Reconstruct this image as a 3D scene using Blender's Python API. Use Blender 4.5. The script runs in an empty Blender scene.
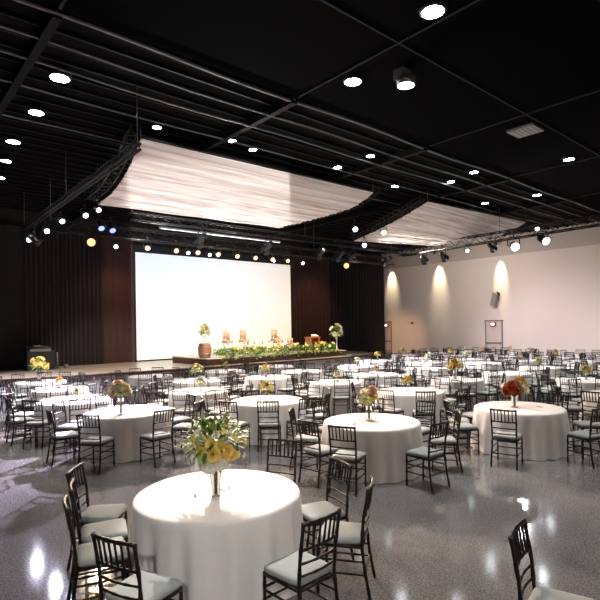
import bpy, math, random
from mathutils import Vector, Matrix
random.seed(7)
PI = math.pi
sc = bpy.context.scene
C = sc.collection

# ------------------------------------------------------------------ mesh builder
class MB:
    def __init__(s): s.v=[]; s.f=[]; s.m=[]; s.sm=[]
    def add(s, vs, fs, mi=0, smooth=False):
        o=len(s.v); s.v+= [tuple(v) for v in vs]
        for f in fs: s.f.append(tuple(i+o for i in f)); s.m.append(mi); s.sm.append(smooth)
    def box(s, c, d, mi=0, rz=0, M=None):
        x,y,z=d[0]/2,d[1]/2,d[2]/2
        vs=[Vector((a*x,b*y,e*z)) for a in(-1,1) for b in(-1,1) for e in(-1,1)]
        if rz: R=Matrix.Rotation(rz,3,'Z'); vs=[R@v for v in vs]
        if M is not None: vs=[M@v for v in vs]
        vs=[v+Vector(c) for v in vs]
        s.add(vs,[(0,1,3,2),(4,6,7,5),(0,4,5,1),(2,3,7,6),(0,2,6,4),(1,5,7,3)],mi)
    def tube(s, pts, r, n=8, mi=0, cap=True, smooth=True, closed=False):
        P=[Vector(p) for p in pts]; N=len(P)
        if not hasattr(r,'__len__'): r=[r]*N
        vs=[]; up=None
        for i,p in enumerate(P):
            if closed: t=P[(i+1)%N]-P[i-1]
            else: t=P[min(i+1,N-1)]-P[max(i-1,0)]
            if t.length<1e-9: t=Vector((0,0,1))
            t.normalize()
            if up is None:
                a=Vector((0,0,1)) if abs(t.z)<.9 else Vector((1,0,0))
                up=t.cross(a).normalized()
            else:
                up=(up-t*up.dot(t))
                up=up.normalized() if up.length>1e-6 else t.orthogonal().normalized()
            w=t.cross(up)
            for k in range(n):
                a=2*PI*k/n; vs.append(p+(up*math.cos(a)+w*math.sin(a))*r[i])
        fs=[]
        for i in range(N if closed else N-1):
            j=(i+1)%N
            for k in range(n):
                q=(k+1)%n; fs.append((i*n+k,i*n+q,j*n+q,j*n+k))
        s.add(vs,fs,mi,smooth)
        if cap and not closed:
            o=len(s.v)-len(vs)
            s.f.append(tuple(o+k for k in range(n-1,-1,-1))); s.m.append(mi); s.sm.append(False)
            s.f.append(tuple(o+(N-1)*n+k for k in range(n))); s.m.append(mi); s.sm.append(False)
    def lathe(s, prof, n=24, c=(0,0,0), mi=0, smooth=True, M=None):
        vs=[]; c=Vector(c)
        for r,z in prof:
            for k in range(n):
                a=2*PI*k/n; v=Vector((r*math.cos(a),r*math.sin(a),z))
                vs.append((M@v if M is not None else v)+c)
        fs=[]
        for i in range(len(prof)-1):
            for k in range(n):
                q=(k+1)%n; fs.append((i*n+k,i*n+q,(i+1)*n+q,(i+1)*n+k))
        s.add(vs,fs,mi,smooth)
    def mesh(s, name, mats):
        me=bpy.data.meshes.new(name); me.from_pydata(s.v,[],s.f)
        for m in (mats if isinstance(mats,(list,tuple)) else [mats]): me.materials.append(m)
        me.polygons.foreach_set('material_index',s.m); me.polygons.foreach_set('use_smooth',s.sm)
        me.update(); return me
    def obj(s, name, mats, parent=None, loc=None): return link(name, s.mesh(name,mats), parent, loc)

def link(name, data, parent=None, loc=None, rz=0):
    o=bpy.data.objects.new(name,data); C.objects.link(o)
    if parent is not None: o.parent=parent
    if loc is not None: o.location=loc
    if rz: o.rotation_euler=(0,0,rz)
    return o
def tag(o,label=None,cat=None,group=None,kind=None):
    if label: o['label']=label
    if cat: o['category']=cat
    if group: o['group']=group
    if kind: o['kind']=kind
    return o
def empty(name, loc, rz=0):
    o=link(name,None,None,loc,rz); o.empty_display_size=.1; return o
def copy_tree(o,parent=None):
    c=o.copy(); C.objects.link(c); c.parent=parent
    for ch in o.children: copy_tree(ch,c)
    return c

# ------------------------------------------------------------------ materials
def new_mat(name):
    m=bpy.data.materials.new(name); m.use_nodes=True
    return m, m.node_tree.nodes, m.node_tree.links, m.node_tree.nodes['Principled BSDF']
def mat(name,col,rough=.5,metal=0,noise=0,scale=20,bump=0,trans=0,spec=.5,stretch=None,sheen=0):
    m,N,L,b=new_mat(name)
    b.inputs['Base Color'].default_value=(*col,1); b.inputs['Roughness'].default_value=rough
    b.inputs['Metallic'].default_value=metal; b.inputs['Transmission Weight'].default_value=trans
    b.inputs['Specular IOR Level'].default_value=spec
    if sheen: b.inputs['Sheen Weight'].default_value=sheen
    if noise or bump:
        tc=N.new('ShaderNodeTexCoord'); nz=N.new('ShaderNodeTexNoise'); nz.inputs['Scale'].default_value=scale
        nz.inputs['Detail'].default_value=4
        src=tc.outputs['Object']
        if stretch:
            mp=N.new('ShaderNodeMapping'); mp.inputs['Scale'].default_value=stretch; L.new(src,mp.inputs[0]); src=mp.outputs[0]
        L.new(src,nz.inputs['Vector'])
        if noise:
            mx=N.new('ShaderNodeMix'); mx.data_type='RGBA'
            mx.inputs[6].default_value=(*[c*(1-noise) for c in col],1); mx.inputs[7].default_value=(*[min(1,c*(1+noise)) for c in col],1)
            L.new(nz.outputs['Fac'],mx.inputs[0]); L.new(mx.outputs[2],b.inputs['Base Color'])
        if bump:
            bp=N.new('ShaderNodeBump'); bp.inputs['Strength'].default_value=bump; bp.inputs['Distance'].default_value=.01
            L.new(nz.outputs['Fac'],bp.inputs['Height']); L.new(bp.outputs[0],b.inputs['Normal'])
    return m
def emit(name,col,st):
    m,N,L,b=new_mat(name)
    b.inputs['Base Color'].default_value=(.8,.8,.8,1)
    b.inputs['Emission Color'].default_value=(*col,1); b.inputs['Emission Strength'].default_value=st
    m.cycles.emission_sampling='NONE'
    return m

M_wood=mat('dark_lacquered_wood',(.014,.009,.008),.35,spec=.35,noise=.4,scale=30)
M_cush=mat('pale_seat_fabric',(.36,.395,.38),.85,noise=.08,scale=60,bump=.15,sheen=.2)
M_cloth=mat('white_table_linen',(.86,.83,.81),.85,noise=.03,scale=15,bump=.08,sheen=.2)
M_black=mat('matte_black_metal',(.012,.012,.013),.5)
M_dkmetal=mat('dark_truss_metal',(.012,.011,.012),.5,spec=.3)
M_grey=mat('grey_metal',(.25,.24,.24),.45,metal=.5)
M_steel=mat('bright_steel',(.7,.7,.7),.25,metal=1)
M_conduit=mat('dull_conduit',(.15,.14,.15),.45)
M_seam=mat('dark_seam_strip',(.022,.021,.022),.7,spec=.1)
M_panel=mat('black_ceiling_panel',(.0015,.0015,.002),.9,spec=.02,noise=.2,scale=2)
M_deck=mat('dark_metal_decking',(.003,.0025,.003),.8,spec=.05,noise=.25,scale=3)
M_beam=mat('dark_beam_paint',(.008,.0065,.0075),.7,spec=.1)
M_rib=mat('ceiling_rib_paint',(.008,.0065,.0085),.6,spec=.15)
M_wallL=mat('black_wall_paint',(.012,.012,.013),.8)
M_wallR=mat('beige_wall_paint',(.72,.62,.575),.75,noise=.03,scale=.6)
M_band=mat('shaded_bulkhead',(.5,.42,.385),.75)  # wall beige darkened: the bulkhead's shade is put into its colour
M_trimgrey=mat('grey_trim',(.25,.23,.22),.6)
M_doorframe=mat('dark_grey_door_frame',(.20,.17,.165),.5)
M_door=mat('beige_door_paint',(.60,.51,.47),.6)
M_stagetop=mat('tan_stage_boards',(.52,.43,.34),.25,noise=.25,scale=6,stretch=(1,6,1))
M_stagefront=mat('pale_grey_stage_fascia',(.5,.48,.5),.6,noise=.05,scale=4)
M_riser=mat('dark_brown_riser',(.055,.022,.016),.5,noise=.2,scale=8)
M_cart1=mat('black_velour',(.010,.009,.011),.95,noise=.3,scale=5)
M_cart2=mat('charcoal_brown_drape',(.017,.012,.014),.9,noise=.3,scale=4)
M_cart3=mat('warm_lit_russet_drape',(.050,.024,.024),.9,noise=.2,scale=4)  # warm light's russet tint painted into the drape
M_glass,_n,_l,_b=new_mat('clear_glass'); _b.inputs['Base Color'].default_value=(.95,.97,.95,1); _b.inputs['Roughness'].default_value=.03; _b.inputs['Transmission Weight'].default_value=.92; _b.inputs['IOR'].default_value=1.08
M_leaf=mat('dark_green_leaf',(.07,.15,.035),.5,noise=.5,scale=25)
M_leaf2=mat('lime_green_leaf',(.33,.43,.08),.5,noise=.4,scale=20)
M_stem=mat('green_stem',(.18,.26,.06),.5)
M_white=mat('white_petals',(.85,.84,.78),.7,noise=.08,scale=40)
M_cream=mat('cream_petals',(.90,.82,.58),.7,noise=.1,scale=40)
M_yellow=mat('yellow_petals',(.86,.70,.20),.65,noise=.15,scale=40)
M_orange=mat('apricot_petals',(.90,.52,.14),.65,noise=.2,scale=40)
M_gold=mat('golden_petals',(.95,.68,.18),.65,noise=.12,scale=40)
M_red=mat('rust_red_petals',(.55,.10,.03),.65,noise=.3,scale=40)
M_pink=mat('peach_petals',(.85,.50,.36),.65,noise=.15,scale=40)
M_tan=mat('tan_leather',(.46,.29,.21),.5,noise=.2,scale=20)
M_whitep=mat('white_gloss_paint',(.8,.79,.77),.4)
M_barrel=mat('oak_barrel_staves',(.32,.13,.05),.5,noise=.35,scale=14,stretch=(3,3,.4))
M_lect=mat('orange_brown_lectern_wood',(.42,.15,.05),.4,noise=.3,scale=12,stretch=(1,1,.3))
M_paper=mat('white_paper',(.85,.85,.83),.8)
M_redplastic=mat('red_sign_housing',(.55,.05,.03),.5)
M_lampW=emit('cool_white_lamp',(.90,.95,1.0),40)
M_lampC=emit('soft_white_lens',(.85,.92,1.0),6)
M_lampA=emit('amber_lamp',(1.0,.43,.12),1.15)
M_soft=emit('frosted_lens',(1,.92,.86),.5)  # faint glow added to the wall-facing black spotlights
M_lampB=emit('blue_lens',(.10,.22,1.0),1.2)
M_sign=emit('lit_sign_face',(1.0,.75,.65),1.6)
M_strip=emit('dim_led_strip',(.75,.78,1.0),.9)

# canopy fabric: ruched bands
M_fabric,N_,L_,B_=new_mat('ruched_white_voile')
B_.inputs['Base Color'].default_value=(.74,.67,.63,1); B_.inputs['Roughness'].default_value=.7; B_.inputs['Sheen Weight'].default_value=.3
tc=N_.new('ShaderNodeTexCoord'); mp=N_.new('ShaderNodeMapping'); mp.inputs['Scale'].default_value=(.08,5.5,5.5)
nz=N_.new('ShaderNodeTexNoise'); nz.inputs['Scale'].default_value=1.6; nz.inputs['Detail'].default_value=3
L_.new(tc.outputs['Object'],mp.inputs[0]); L_.new(mp.outputs[0],nz.inputs[0])
cr=N_.new('ShaderNodeValToRGB'); cr.color_ramp.elements[0].position=.36; cr.color_ramp.elements[0].color=(.50,.42,.38,1); cr.color_ramp.elements[1].position=.62; cr.color_ramp.elements[1].color=(.86,.80,.77,1)
L_.new(nz.outputs['Fac'],cr.inputs[0]); L_.new(cr.outputs[0],B_.inputs['Base Color'])
bp=N_.new('ShaderNodeBump'); bp.inputs['Strength'].default_value=.5; bp.inputs['Distance'].default_value=.04; L_.new(nz.outputs['Fac'],bp.inputs['Height']); L_.new(bp.outputs[0],B_.inputs['Normal'])

# polished concrete floor with aggregate speckle
M_floor,N_,L_,B_=new_mat('polished_concrete')
tc=N_.new('ShaderNodeTexCoord')
v1=N_.new('ShaderNodeTexVoronoi'); v1.inputs['Scale'].default_value=75
n1=N_.new('ShaderNodeTexNoise'); n1.inputs['Scale'].default_value=60; n1.inputs['Detail'].default_value=5
n2=N_.new('ShaderNodeTexNoise'); n2.inputs['Scale'].default_value=.5; n2.inputs['Detail'].default_value=4
for n in (v1,n1,n2): L_.new(tc.outputs['Object'],n.inputs['Vector'])
cr=N_.new('ShaderNodeValToRGB'); e=cr.color_ramp.elements
e[0].position=.32; e[0].color=(.10,.103,.108,1); e[1].position=.66; e[1].color=(.39,.385,.375,1)
L_.new(n1.outputs['Fac'],cr.inputs[0])
mx=N_.new('ShaderNodeMix'); mx.data_type='RGBA'; mx.blend_type='MULTIPLY'; mx.inputs[0].default_value=.55
L_.new(cr.outputs[0],mx.inputs[6])
cr2=N_.new('ShaderNodeValToRGB'); e=cr2.color_ramp.elements; e[0].color=(.35,.35,.37,1); e[1].color=(1,1,1,1)
sep=N_.new('ShaderNodeSeparateColor'); L_.new(v1.outputs['Color'],sep.inputs[0]); L_.new(sep.outputs[0],cr2.inputs[0]); L_.new(cr2.outputs[0],mx.inputs[7])
mx2=N_.new('ShaderNodeMix'); mx2.data_type='RGBA'; mx2.blend_type='MULTIPLY'; mx2.inputs[0].default_value=.5
L_.new(mx.outputs[2],mx2.inputs[6]); cr3=N_.new('ShaderNodeValToRGB'); e=cr3.color_ramp.elements; e[0].position=.35; e[0].color=(.62,.62,.65,1); e[1].position=.65; e[1].color=(1,1,1,1)
L_.new(n2.outputs['Fac'],cr3.inputs[0]); L_.new(cr3.outputs[0],mx2.inputs[7]); L_.new(mx2.outputs[2],B_.inputs['Base Color'])
mr=N_.new('ShaderNodeMapRange'); mr.inputs[3].default_value=.07; mr.inputs[4].default_value=.14; L_.new(n2.outputs['Fac'],mr.inputs[0]); L_.new(mr.outputs[0],B_.inputs['Roughness'])
B_.inputs['Specular IOR Level'].default_value=1.0

# projection screen picture: soft pale gradient, projected light put in as emission
M_screen,N_,L_,B_=new_mat('projected_image'); M_screen.cycles.emission_sampling='FRONT'
B_.inputs['Base Color'].default_value=(.7,.7,.7,1); B_.inputs['Roughness'].default_value=.8
tc=N_.new('ShaderNodeTexCoord'); sx=N_.new('ShaderNodeSeparateXYZ'); L_.new(tc.outputs['Generated'],sx.inputs[0])
ch=N_.new('ShaderNodeValToRGB'); e=ch.color_ramp.elements
e[0].position=0; e[0].color=(.62,.78,.86,1); e[1].position=1; e[1].color=(.95,.72,.56,1)
for p,c in ((.35,(.86,.94,.94)),(.62,(1,.96,.88)),(.82,(1,.88,.76))):
    x=e.new(p); x.color=(*c,1)
cv=N_.new('ShaderNodeValToRGB'); e=cv.color_ramp.elements; e[0].position=0; e[0].color=(1,.98,.78,1); e[1].position=1; e[1].color=(.72,.80,.92,1); x=e.new(.45); x.color=(1,1,1,1)
nz=N_.new('ShaderNodeTexNoise'); nz.inputs['Scale'].default_value=2.2; L_.new(tc.outputs['Generated'],nz.inputs['Vector'])
ma=N_.new('ShaderNodeMath'); ma.operation='MULTIPLY_ADD'; ma.inputs[1].default_value=.22; L_.new(nz.outputs['Fac'],ma.inputs[0])
mb=N_.new('ShaderNodeMath'); mb.operation='SUBTRACT'; L_.new(sx.outputs['X'],ma.inputs[2]); L_.new(ma.outputs[0],mb.inputs[0]); mb.inputs[1].default_value=.11
L_.new(mb.outputs[0],ch.inputs[0]); L_.new(sx.outputs['Z'],cv.inputs[0])
mm=N_.new('ShaderNodeMix'); mm.data_type='RGBA'; mm.blend_type='MULTIPLY'; mm.inputs[0].default_value=1
L_.new(ch.outputs[0],mm.inputs[6]); L_.new(cv.outputs[0],mm.inputs[7]); L_.new(mm.outputs[2],B_.inputs['Emission Color']); B_.inputs['Emission Strength'].default_value=.47

# ------------------------------------------------------------------ camera (a phone held overhead, 2.34 m)
F=505.; YH=324.5; ROLL=.016; YAW=math.radians(49.2); HC=2.34
fwd=Vector((math.cos(YAW),math.sin(YAW),0)); rgt=Vector((math.sin(YAW),-math.cos(YAW),0)); up=Vector((0,0,1))
cam=bpy.data.cameras.new('camera'); co=link('camera',cam)
cam.sensor_width=36; cam.lens=F/600*36; cam.clip_end=200; cam.clip_start=.05; cam.shift_y=(YH-300)/600
rr=rgt*math.cos(ROLL)+up*math.sin(ROLL); uu=up*math.cos(ROLL)-rgt*math.sin(ROLL)
# image turned so that the scene leans slightly anticlockwise
R=Matrix((rr,uu,-fwd)).transposed()
R=Matrix(((rgt*math.cos(ROLL)-up*math.sin(ROLL)),(up*math.cos(ROLL)+rgt*math.sin(ROLL)),-fwd)).transposed()
co.matrix_world=Matrix.Translation((0,0,HC))@R.to_4x4()
sc.camera=co
def depth(x,y): return x*fwd.x+y*fwd.y
def lat(x,y): return (x*rgt.x+y*rgt.y)/max(depth(x,y),.01)

# ------------------------------------------------------------------ the hall shell
XR=26.5; YB=22.1; XL=-4.; YF=-6.; ZC=7.0
def plane_box(name,x0,x1,y0,y1,z0,z1,m,kind='structure'):
    b=MB(); b.box(((x0+x1)/2,(y0+y1)/2,(z0+z1)/2),(x1-x0,y1-y0,z1-z0)); return tag(b.obj(name,m),kind=kind)
plane_box('floor',XL,XR,YF,YB,-.2,0,M_floor)
# right wall with its set-forward bulkhead above, shade painted in
plane_box('wall_right',XR,XR+.3,YF,YB,-.2,5.93,M_wallR)
plane_box('trim_1',XR-.06,XR+.3,YF,YB,5.93,ZC,M_band)
plane_box('baseboard_right',XR-.025,XR,YF,YB,0,.14,M_trimgrey)
plane_box('wall_back',XL,XR,YB,YB+.3,-.2,ZC,M_wallL)
plane_box('wall_left',XL-.3,XL,YF,YB,-.2,ZC,M_wallL)
plane_box('wall_front',XL,XR,YF-.3,YF,-.2,ZC,M_wallR)
# ceiling: ribbed metal decking beyond, smooth black panels nearer
b=MB(); b.box(((XL+XR)/2,(YF+YB)/2,ZC+.15),(XR-XL,YB-YF,.3))
y=7.9
while y<YB-.2:
    b.box(((XL+XR)/2,y,ZC-.03),(XR-XL,.045,.06),1); y+=.46
tag(b.obj('ceiling',[M_deck,M_rib]),kind='structure')
b=MB(); b.box(((XL+XR)/2,(YF+7.62)/2,ZC-.06),(XR-XL,7.62-YF,.10)); tag(b.obj('ceiling_panels',M_panel),kind='structure')
for i,yy in enumerate((5.1,2.6,.1)):
    b=MB(); b.box(((XL+XR)/2,yy,ZC-.12),(XR-XL,.035,.03)); tag(b.obj('trim_%d'%(i+2),M_seam),kind='structure')
for i,xx in enumerate((2.15,6.6,11.05,15.5,19.95,24.4)):
    b=MB(); b.box((xx,(YF+7.6)/2,ZC-.12),(.045,7.6-YF,.04),0); tag(b.obj('trim_%d'%(i+6),M_seam),kind='structure')
    b=MB(); b.box((xx,(7.7+YB)/2,ZC-.14),(.13,YB-7.7,.16),0); tag(b.obj('ceiling_beam_%d'%(i+1),M_beam),kind='structure')
# conduits
for yy,zz,r,desc in ((7.72,6.84,.028,'thick grey conduit along the edge of the smooth black ceiling panels'),
                (8.5,6.80,.020,'thin grey conduit running just beyond the ceiling panel edge'),
                (9.25,6.80,.022,'grey conduit carrying the row of large ceiling lamps'),
                (10.3,6.80,.017,'thin grey conduit just in front of the draped white ceiling panels'),
                (12.0,6.82,.015,'slim conduit above the left draped ceiling panel')):
    pts=[(x,yy+.03*math.sin(x*1.1+yy),zz+.012*math.sin(x*.9)) for x in [XL+.3+k*.6 for k in range(50)] if x<XR-.2]
    m=MB(); m.tube(pts,r,6); c=m.obj('conduit',M_conduit); tag(c,desc,'conduit')
    m=MB()
    for x in (2.15,6.6,11.05,15.5,19.95,24.4): m.box((x,yy,(zz+ZC-.12)/2),(.05,.05,max(.03,ZC-.12-zz)))
    m.obj('bracket',M_conduit,c)

# doors in the right wall (flush, dark frames, push bars, red sign on top)
def door(n,yc,w,h):
    d=MB(); d.box((XR-.02,yc,h/2),(.04,w-.1,h-.06)); D=tag(d.obj('door_%d'%n,M_door),kind='structure')
    f=MB()
    f.box((XR-.03,yc-w/2,h/2),(.05,.035,h)); f.box((XR-.03,yc+w/2,h/2),(.05,.035,h)); f.box((XR-.04,yc,h),(.08,w+.1,.06))
    f.obj('door_frame',M_doorframe,D)
    p=MB(); p.tube([(XR-.10,yc-w/2+.08,1.15),(XR-.10,yc+w/2-.08,1.15)],.028,8)
    for s in(-1,1): p.box((XR-.06,yc+s*(w/2-.1),1.15),(.12,.08,.08))
    p.obj('push_bar',M_doorframe,D)
door(1,14.2,.98,2.38); door(2,21.75,.98-.3,2.42)
for n,yc,l in ((1,14.2,'small lit red exit sign above the nearer door in the beige wall'),(2,21.75,'small lit red exit sign above the corner door beside the black drape')):
    t=empty('exit_sign',(XR-.04,yc,2.18))
    a=MB(); a.box((-.08,0,0),(.09,.34,.22)); a.obj('housing',M_redplastic,t)
    a=MB(); a.box((-.128,0,.01),(.012,.2,.12)); a.obj('lit_face',M_sign,t)
    tag(t,l,'exit sign','exit signs')
# wall speaker and call point
t=empty('wall_speaker',(XR,13.98,3.55)); Rm=Matrix.Rotation(.30,3,'X')
a=MB(); a.box((-.30,.05,-.02),(.30,.40,.80),0,0,Rm); a.obj('cabinet',M_grey,t)
a=MB(); a.box((-.46,.05,-.02),(.02,.34,.70),0,0,Rm); a.obj('grille',M_trimgrey,t)
a=MB(); a.tube([(0,-.1,.32),(-.25,-.12,.46),(-.3,-.28,.36),(-.3,-.30,.05),(-.25,-.22,-.10)],.035,8); a.box((-.03,-.1,.32),(.06,.2,.2)); a.obj('bracket',M_black,t)
t.scale=(.8,.72,.9)
tag(t,'tilted grey loudspeaker on a black bracket high on the beige wall','wall speaker')
t=empty('call_point',(XR,19.7,2.33)); a=MB(); a.box((-.04,0,0),(.08,.16,.12)); a.obj('housing',M_redplastic,t); a=MB(); a.box((-.085,0,0),(.01,.08,.06)); a.obj('button',M_black,t)
tag(t,'small dark alarm box on the beige wall between the two doors','alarm box')

# ------------------------------------------------------------------ stage
edge=[(-3.9,18.9),(0,18.75),(2,18.45),(3.4,18.12),(4.7,17.8),(6.1,17.45),(7.4,17.18),(8.7,17.02),(10.2,16.95),(18.0,16.9),(19.2,17.1),(20.2,17.6),(20.6,18.4),(20.6,YB-.05)]
def slab(name,poly,z0,z1,m,parent=None):
    b=MB(); n=len(poly)
    vs=[(x,y,z0) for x,y in poly]+[(x,y,z1) for x,y in poly]
    b.add(vs,[tuple(range(n-1,-1,-1)),tuple(range(n,2*n))]+[(i,(i+1)%n,n+(i+1)%n,n+i) for i in range(n)])
    return b.obj(name,m,parent)
def inset(d): return [(x+(d*.3 if x>20 else 0)*-1,y+d) if y<YB-.2 else (x-(d*.3),y) for x,y in edge]
tail=[(-3.9,YB-.05)]
st=empty('stage',(0,0,0))
slab('deck',edge+tail,.70,.80,M_stagetop,st)
slab('nosing',[(x,y-.012) for x,y in edge[:-1]]+[(x,y+.05) for x,y in reversed(edge[:-1])],.69,.765,M_riser,st)
slab('fascia',inset(.10)+tail,.34,.69,M_stagefront,st)
slab('plinth',inset(.04)+tail,0,.33,M_stagefront,st)
tag(st,'long low stage with tan boards and pale grey front below the screen','stage')
rs=empty('stage_riser',(0,0,.80))
b=MB(); b.box((13.85,18.55,.12),(7.7,2.9,.24)); b.obj('body',M_riser,rs)
b=MB(); b.box((13.85,18.55,.255),(7.72,2.92,.03)); b.obj('top_board',M_stagetop,rs)
tag(rs,'dark brown raised platform on the stage in front of the screen','stage riser')
RZ=.80+.27
# projection screen
s_=empty('projection_screen',(13.65,YB-.32,3.27))
b=MB(); b.box((0,0,0),(8.96,.03,4.82)); b.obj('screen_surface',M_screen,s_)
b=MB()
for dx,dz,w,h in ((0,2.44,9.08,.06),(0,-2.44,9.08,.06),(-4.51,0,.06,4.9),(4.51,0,.06,4.9)): b.box((dx,.01,dz),(w,.06,h))
b.obj('border',M_black,s_)
tag(s_,'huge white projection screen glowing behind the stage','projection screen')

# drapes
def drape(x0,x1,y,z0,z1,m,amp,lam,label,seed):
    rnd=random.Random(seed); b=MB(); n=int((x1-x0)/lam*8); cols=[]
    ph=0
    for i in range(n+1):
        x=x0+(x1-x0)*i/n; ph+=2*PI/8*(1+.35*rnd.uniform(-1,1))
        cols.append((x,amp*math.sin(ph)))
    rows=[z0,z0+(z1-z0)*.5,z1]; vs=[]
    for z in rows:
        for x,d in cols: vs.append((x,y+d,z))
    for z in rows:
        for x,d in cols: vs.append((x,y+d+.02,z))
    k=n+1; fs=[]
    for r in range(2):
        for i in range(n):
            fs.append((r*k+i,r*k+i+1,(r+1)*k+i+1,(r+1)*k+i)); o=3*k
            fs.append((o+r*k+i+1,o+r*k+i,o+(r+1)*k+i,o+(r+1)*k+i+1))
    b.add(vs,fs,0,True); o=b.obj('stage_curtain',m); return tag(o,label,'curtain')
drape(-3.8,4.62,YB-.42,.81,6.3,M_cart1,.02,1.2,'flat black drape at the far left end of the stage',1)
drape(4.66,7.72,YB-.36,.81,6.2,M_cart2,.05,.17,'pleated charcoal drape behind the black lectern case on the stage',2)
drape(7.74,9.10,YB-.30,.81,6.2,M_cart3,.015,.30,'smooth warm-lit russet drape just left of the projection screen',3)
drape(18.24,21.2,YB-.36,.81,6.3,M_cart3,.04,.28,'warm-lit russet pleated drape just right of the projection screen',4)
drape(21.22,XR-.35,YB-.36,.05,6.5,M_cart1,.06,.30,'black pleated drape in the corner beside the beige wall',5)

# ------------------------------------------------------------------ ceiling canopies
def canopy(L,Rr,label):
    root=empty('ceiling_canopy',(0,0,0))
    def samp(P,s):
        n=len(P)-1; f=s*n; i=min(int(f),n-1); t=f-i
        p0=Vector(P[max(i-1,0)]);p1=Vector(P[i]);p2=Vector(P[i+1]);p3=Vector(P[min(i+2,n)])
        return .5*((2*p1)+(-p0+p2)*t+(2*p0-5*p1+4*p2-p3)*t*t+(-p0+3*p1-3*p2+p3)*t*t*t)
    nr=112; nc=14; b=MB(); vs=[]
    rnd=random.Random(3); amps=[rnd.uniform(.3,1) for _ in range(nr+1)]
    saw=[(0,.02,.045,.07)[i%4]*amps[i//4] for i in range(nr+1)]
    for side in (0,.015):
        for i in range(nr+1):
            s=i/nr; l=samp(L,s); r=samp(Rr,s)
            for j in range(nc+1):
                p=l.lerp(r,j/nc); p.z+=side-saw[i]*(.8+.2*math.sin(j*1.3+i//4))
                vs.append(p)
    k=nc+1; o=(nr+1)*k; fs=[]
    for i in range(nr):
        for j in range(nc):
            a=i*k+j; fs.append((a,a+k,a+k+1,a+1)); fs.append((o+a,o+a+1,o+a+k+1,o+a+k))
    b.add(vs,fs,0,True); b.obj('fabric',M_fabric,root)
    for P,nm in ((L,1),(Rr,-1)):
        pts=[samp(P,i/24) for i in range(25)]
        e=MB()
        off=[Vector((-.10*nm,0,.06)),Vector((-.34*nm,0,.06)),Vector((-.22*nm,0,.26))]
        for d in off: e.tube([p+d for p in pts],.018,6)
        for i in range(24):
            e.tube([pts[i]+off[i%3],pts[i+1]+off[(i+1)%3]],.012,5)
            e.tube([pts[i]+off[(i+1)%3],pts[i]+off[(i+2)%3]],.012,5)
        e.obj('arched_truss',M_dkmetal,root)
    for P in ([L[0],Rr[0]],[L[-1],Rr[-1]]):
        e=MB(); e.tube([Vector(P[0])+Vector((0,0,.03)),Vector(P[1])+Vector((0,0,.03))],.03,8); e.obj('batten',M_dkmetal,root)
    e=MB()
    for p in (L[0],L[-1],Rr[0],Rr[-1]): e.tube([Vector(p)+Vector((0,0,.05)),(p[0],p[1],ZC)],.008,5)
    e.obj('hanger_cables',M_conduit,root)
    return tag(root,label,'ceiling canopy')
canopy([(4.81,11.0,6.62),(4.84,11.78,6.15),(5.0,13.2,5.92),(5.05,14.5,5.85)],[(12.6,10.85,6.6),(12.24,11.4,6.2),(11.67,12.4,5.95),(11.34,14.2,5.85)],'large ruched white fabric canopy hung over the floor before the screen')
canopy([(15.1,10.5,6.6),(15.14,11.5,6.3),(15.3,12.8,6.05),(15.7,14.6,5.85)],[(21.68,10.1,6.6),(21.28,10.83,6.2),(20.75,11.7,5.92),(20.5,13.1,5.85)],'smaller ruched white fabric canopy near the beige wall')

# ------------------------------------------------------------------ trusses
def truss(p0,p1,size,label,hang=True):
    p0=Vector(p0);p1=Vector(p1); root=empty('lighting_truss',p0); d=p1-p0; Ln=d.length; t=d.normalized()
    w=t.cross(Vector((0,0,1))).normalized(); h=Vector((0,0,1)); q=size/2
    cs=[w*q*a+h*q*b for a,b in ((-1,-1),(1,-1),(1,1),(-1,1))]
    for c in cs:
        m=MB(); m.tube([c,d+c],.026,8); m.obj('chord',M_dkmetal,root)
    m=MB(); n=int(Ln/size)
    for i in range(n):
        a=t*(Ln*i/n); b2=t*(Ln*(i+1)/n)
        for k in range(4): m.tube([a+cs[k],b2+cs[(k+1)%4]] if i%2 else [a+cs[(k+1)%4],b2+cs[k]],.012,4,cap=False)
    m.obj('lacing',M_dkmetal,root)
    if hang:
        m=MB(); k=max(2,int(Ln/5))
        for i in range(k+1): m.tube([t*(Ln*i/k)+h*q,Vector((0,0,ZC-p0.z))+t*(Ln*i/k)],.01,5)
        m.obj('hanger_cables',M_conduit,root)
    return tag(root,label,'lighting truss')
TY=16.4; TZ=5.45
truss((4.3,TY,TZ),(20.4,TY,TZ),.34,'long black lighting truss running above the front of the stage')
truss((4.0,9.3,5.80),(4.0,18.3,5.60),.11,'black lighting truss running lengthwise left of the large fabric canopy')
truss((19.6,5.2,5.86),(19.6,15.2,5.72),.34,'black lighting truss running lengthwise beneath the smaller fabric canopy')
truss((6.2,14.9,5.72),(20.2,14.9,5.72),.22,'slim black truss just behind the fabric canopies')
# light bar behind the canopy
t=empty('light_bar',(9.6,15.05,5.50)); b=MB(); b.box((0,0,0),(4.9,.07,.06)); b.obj('rail',M_grey,t); b=MB(); b.box((0,-.035,-.036),(4.8,.05,.012)); b.obj('lens',M_strip,t)
b=MB(); b.tube([(-2.2,0,.03),(-2.2,0,.12)],.012); b.tube([(2.2,0,.03),(2.2,0,.12)],.012); b.obj('clamp',M_black,t)
tag(t,'long slim pale light bar behind the large fabric canopy','light bar')

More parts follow.
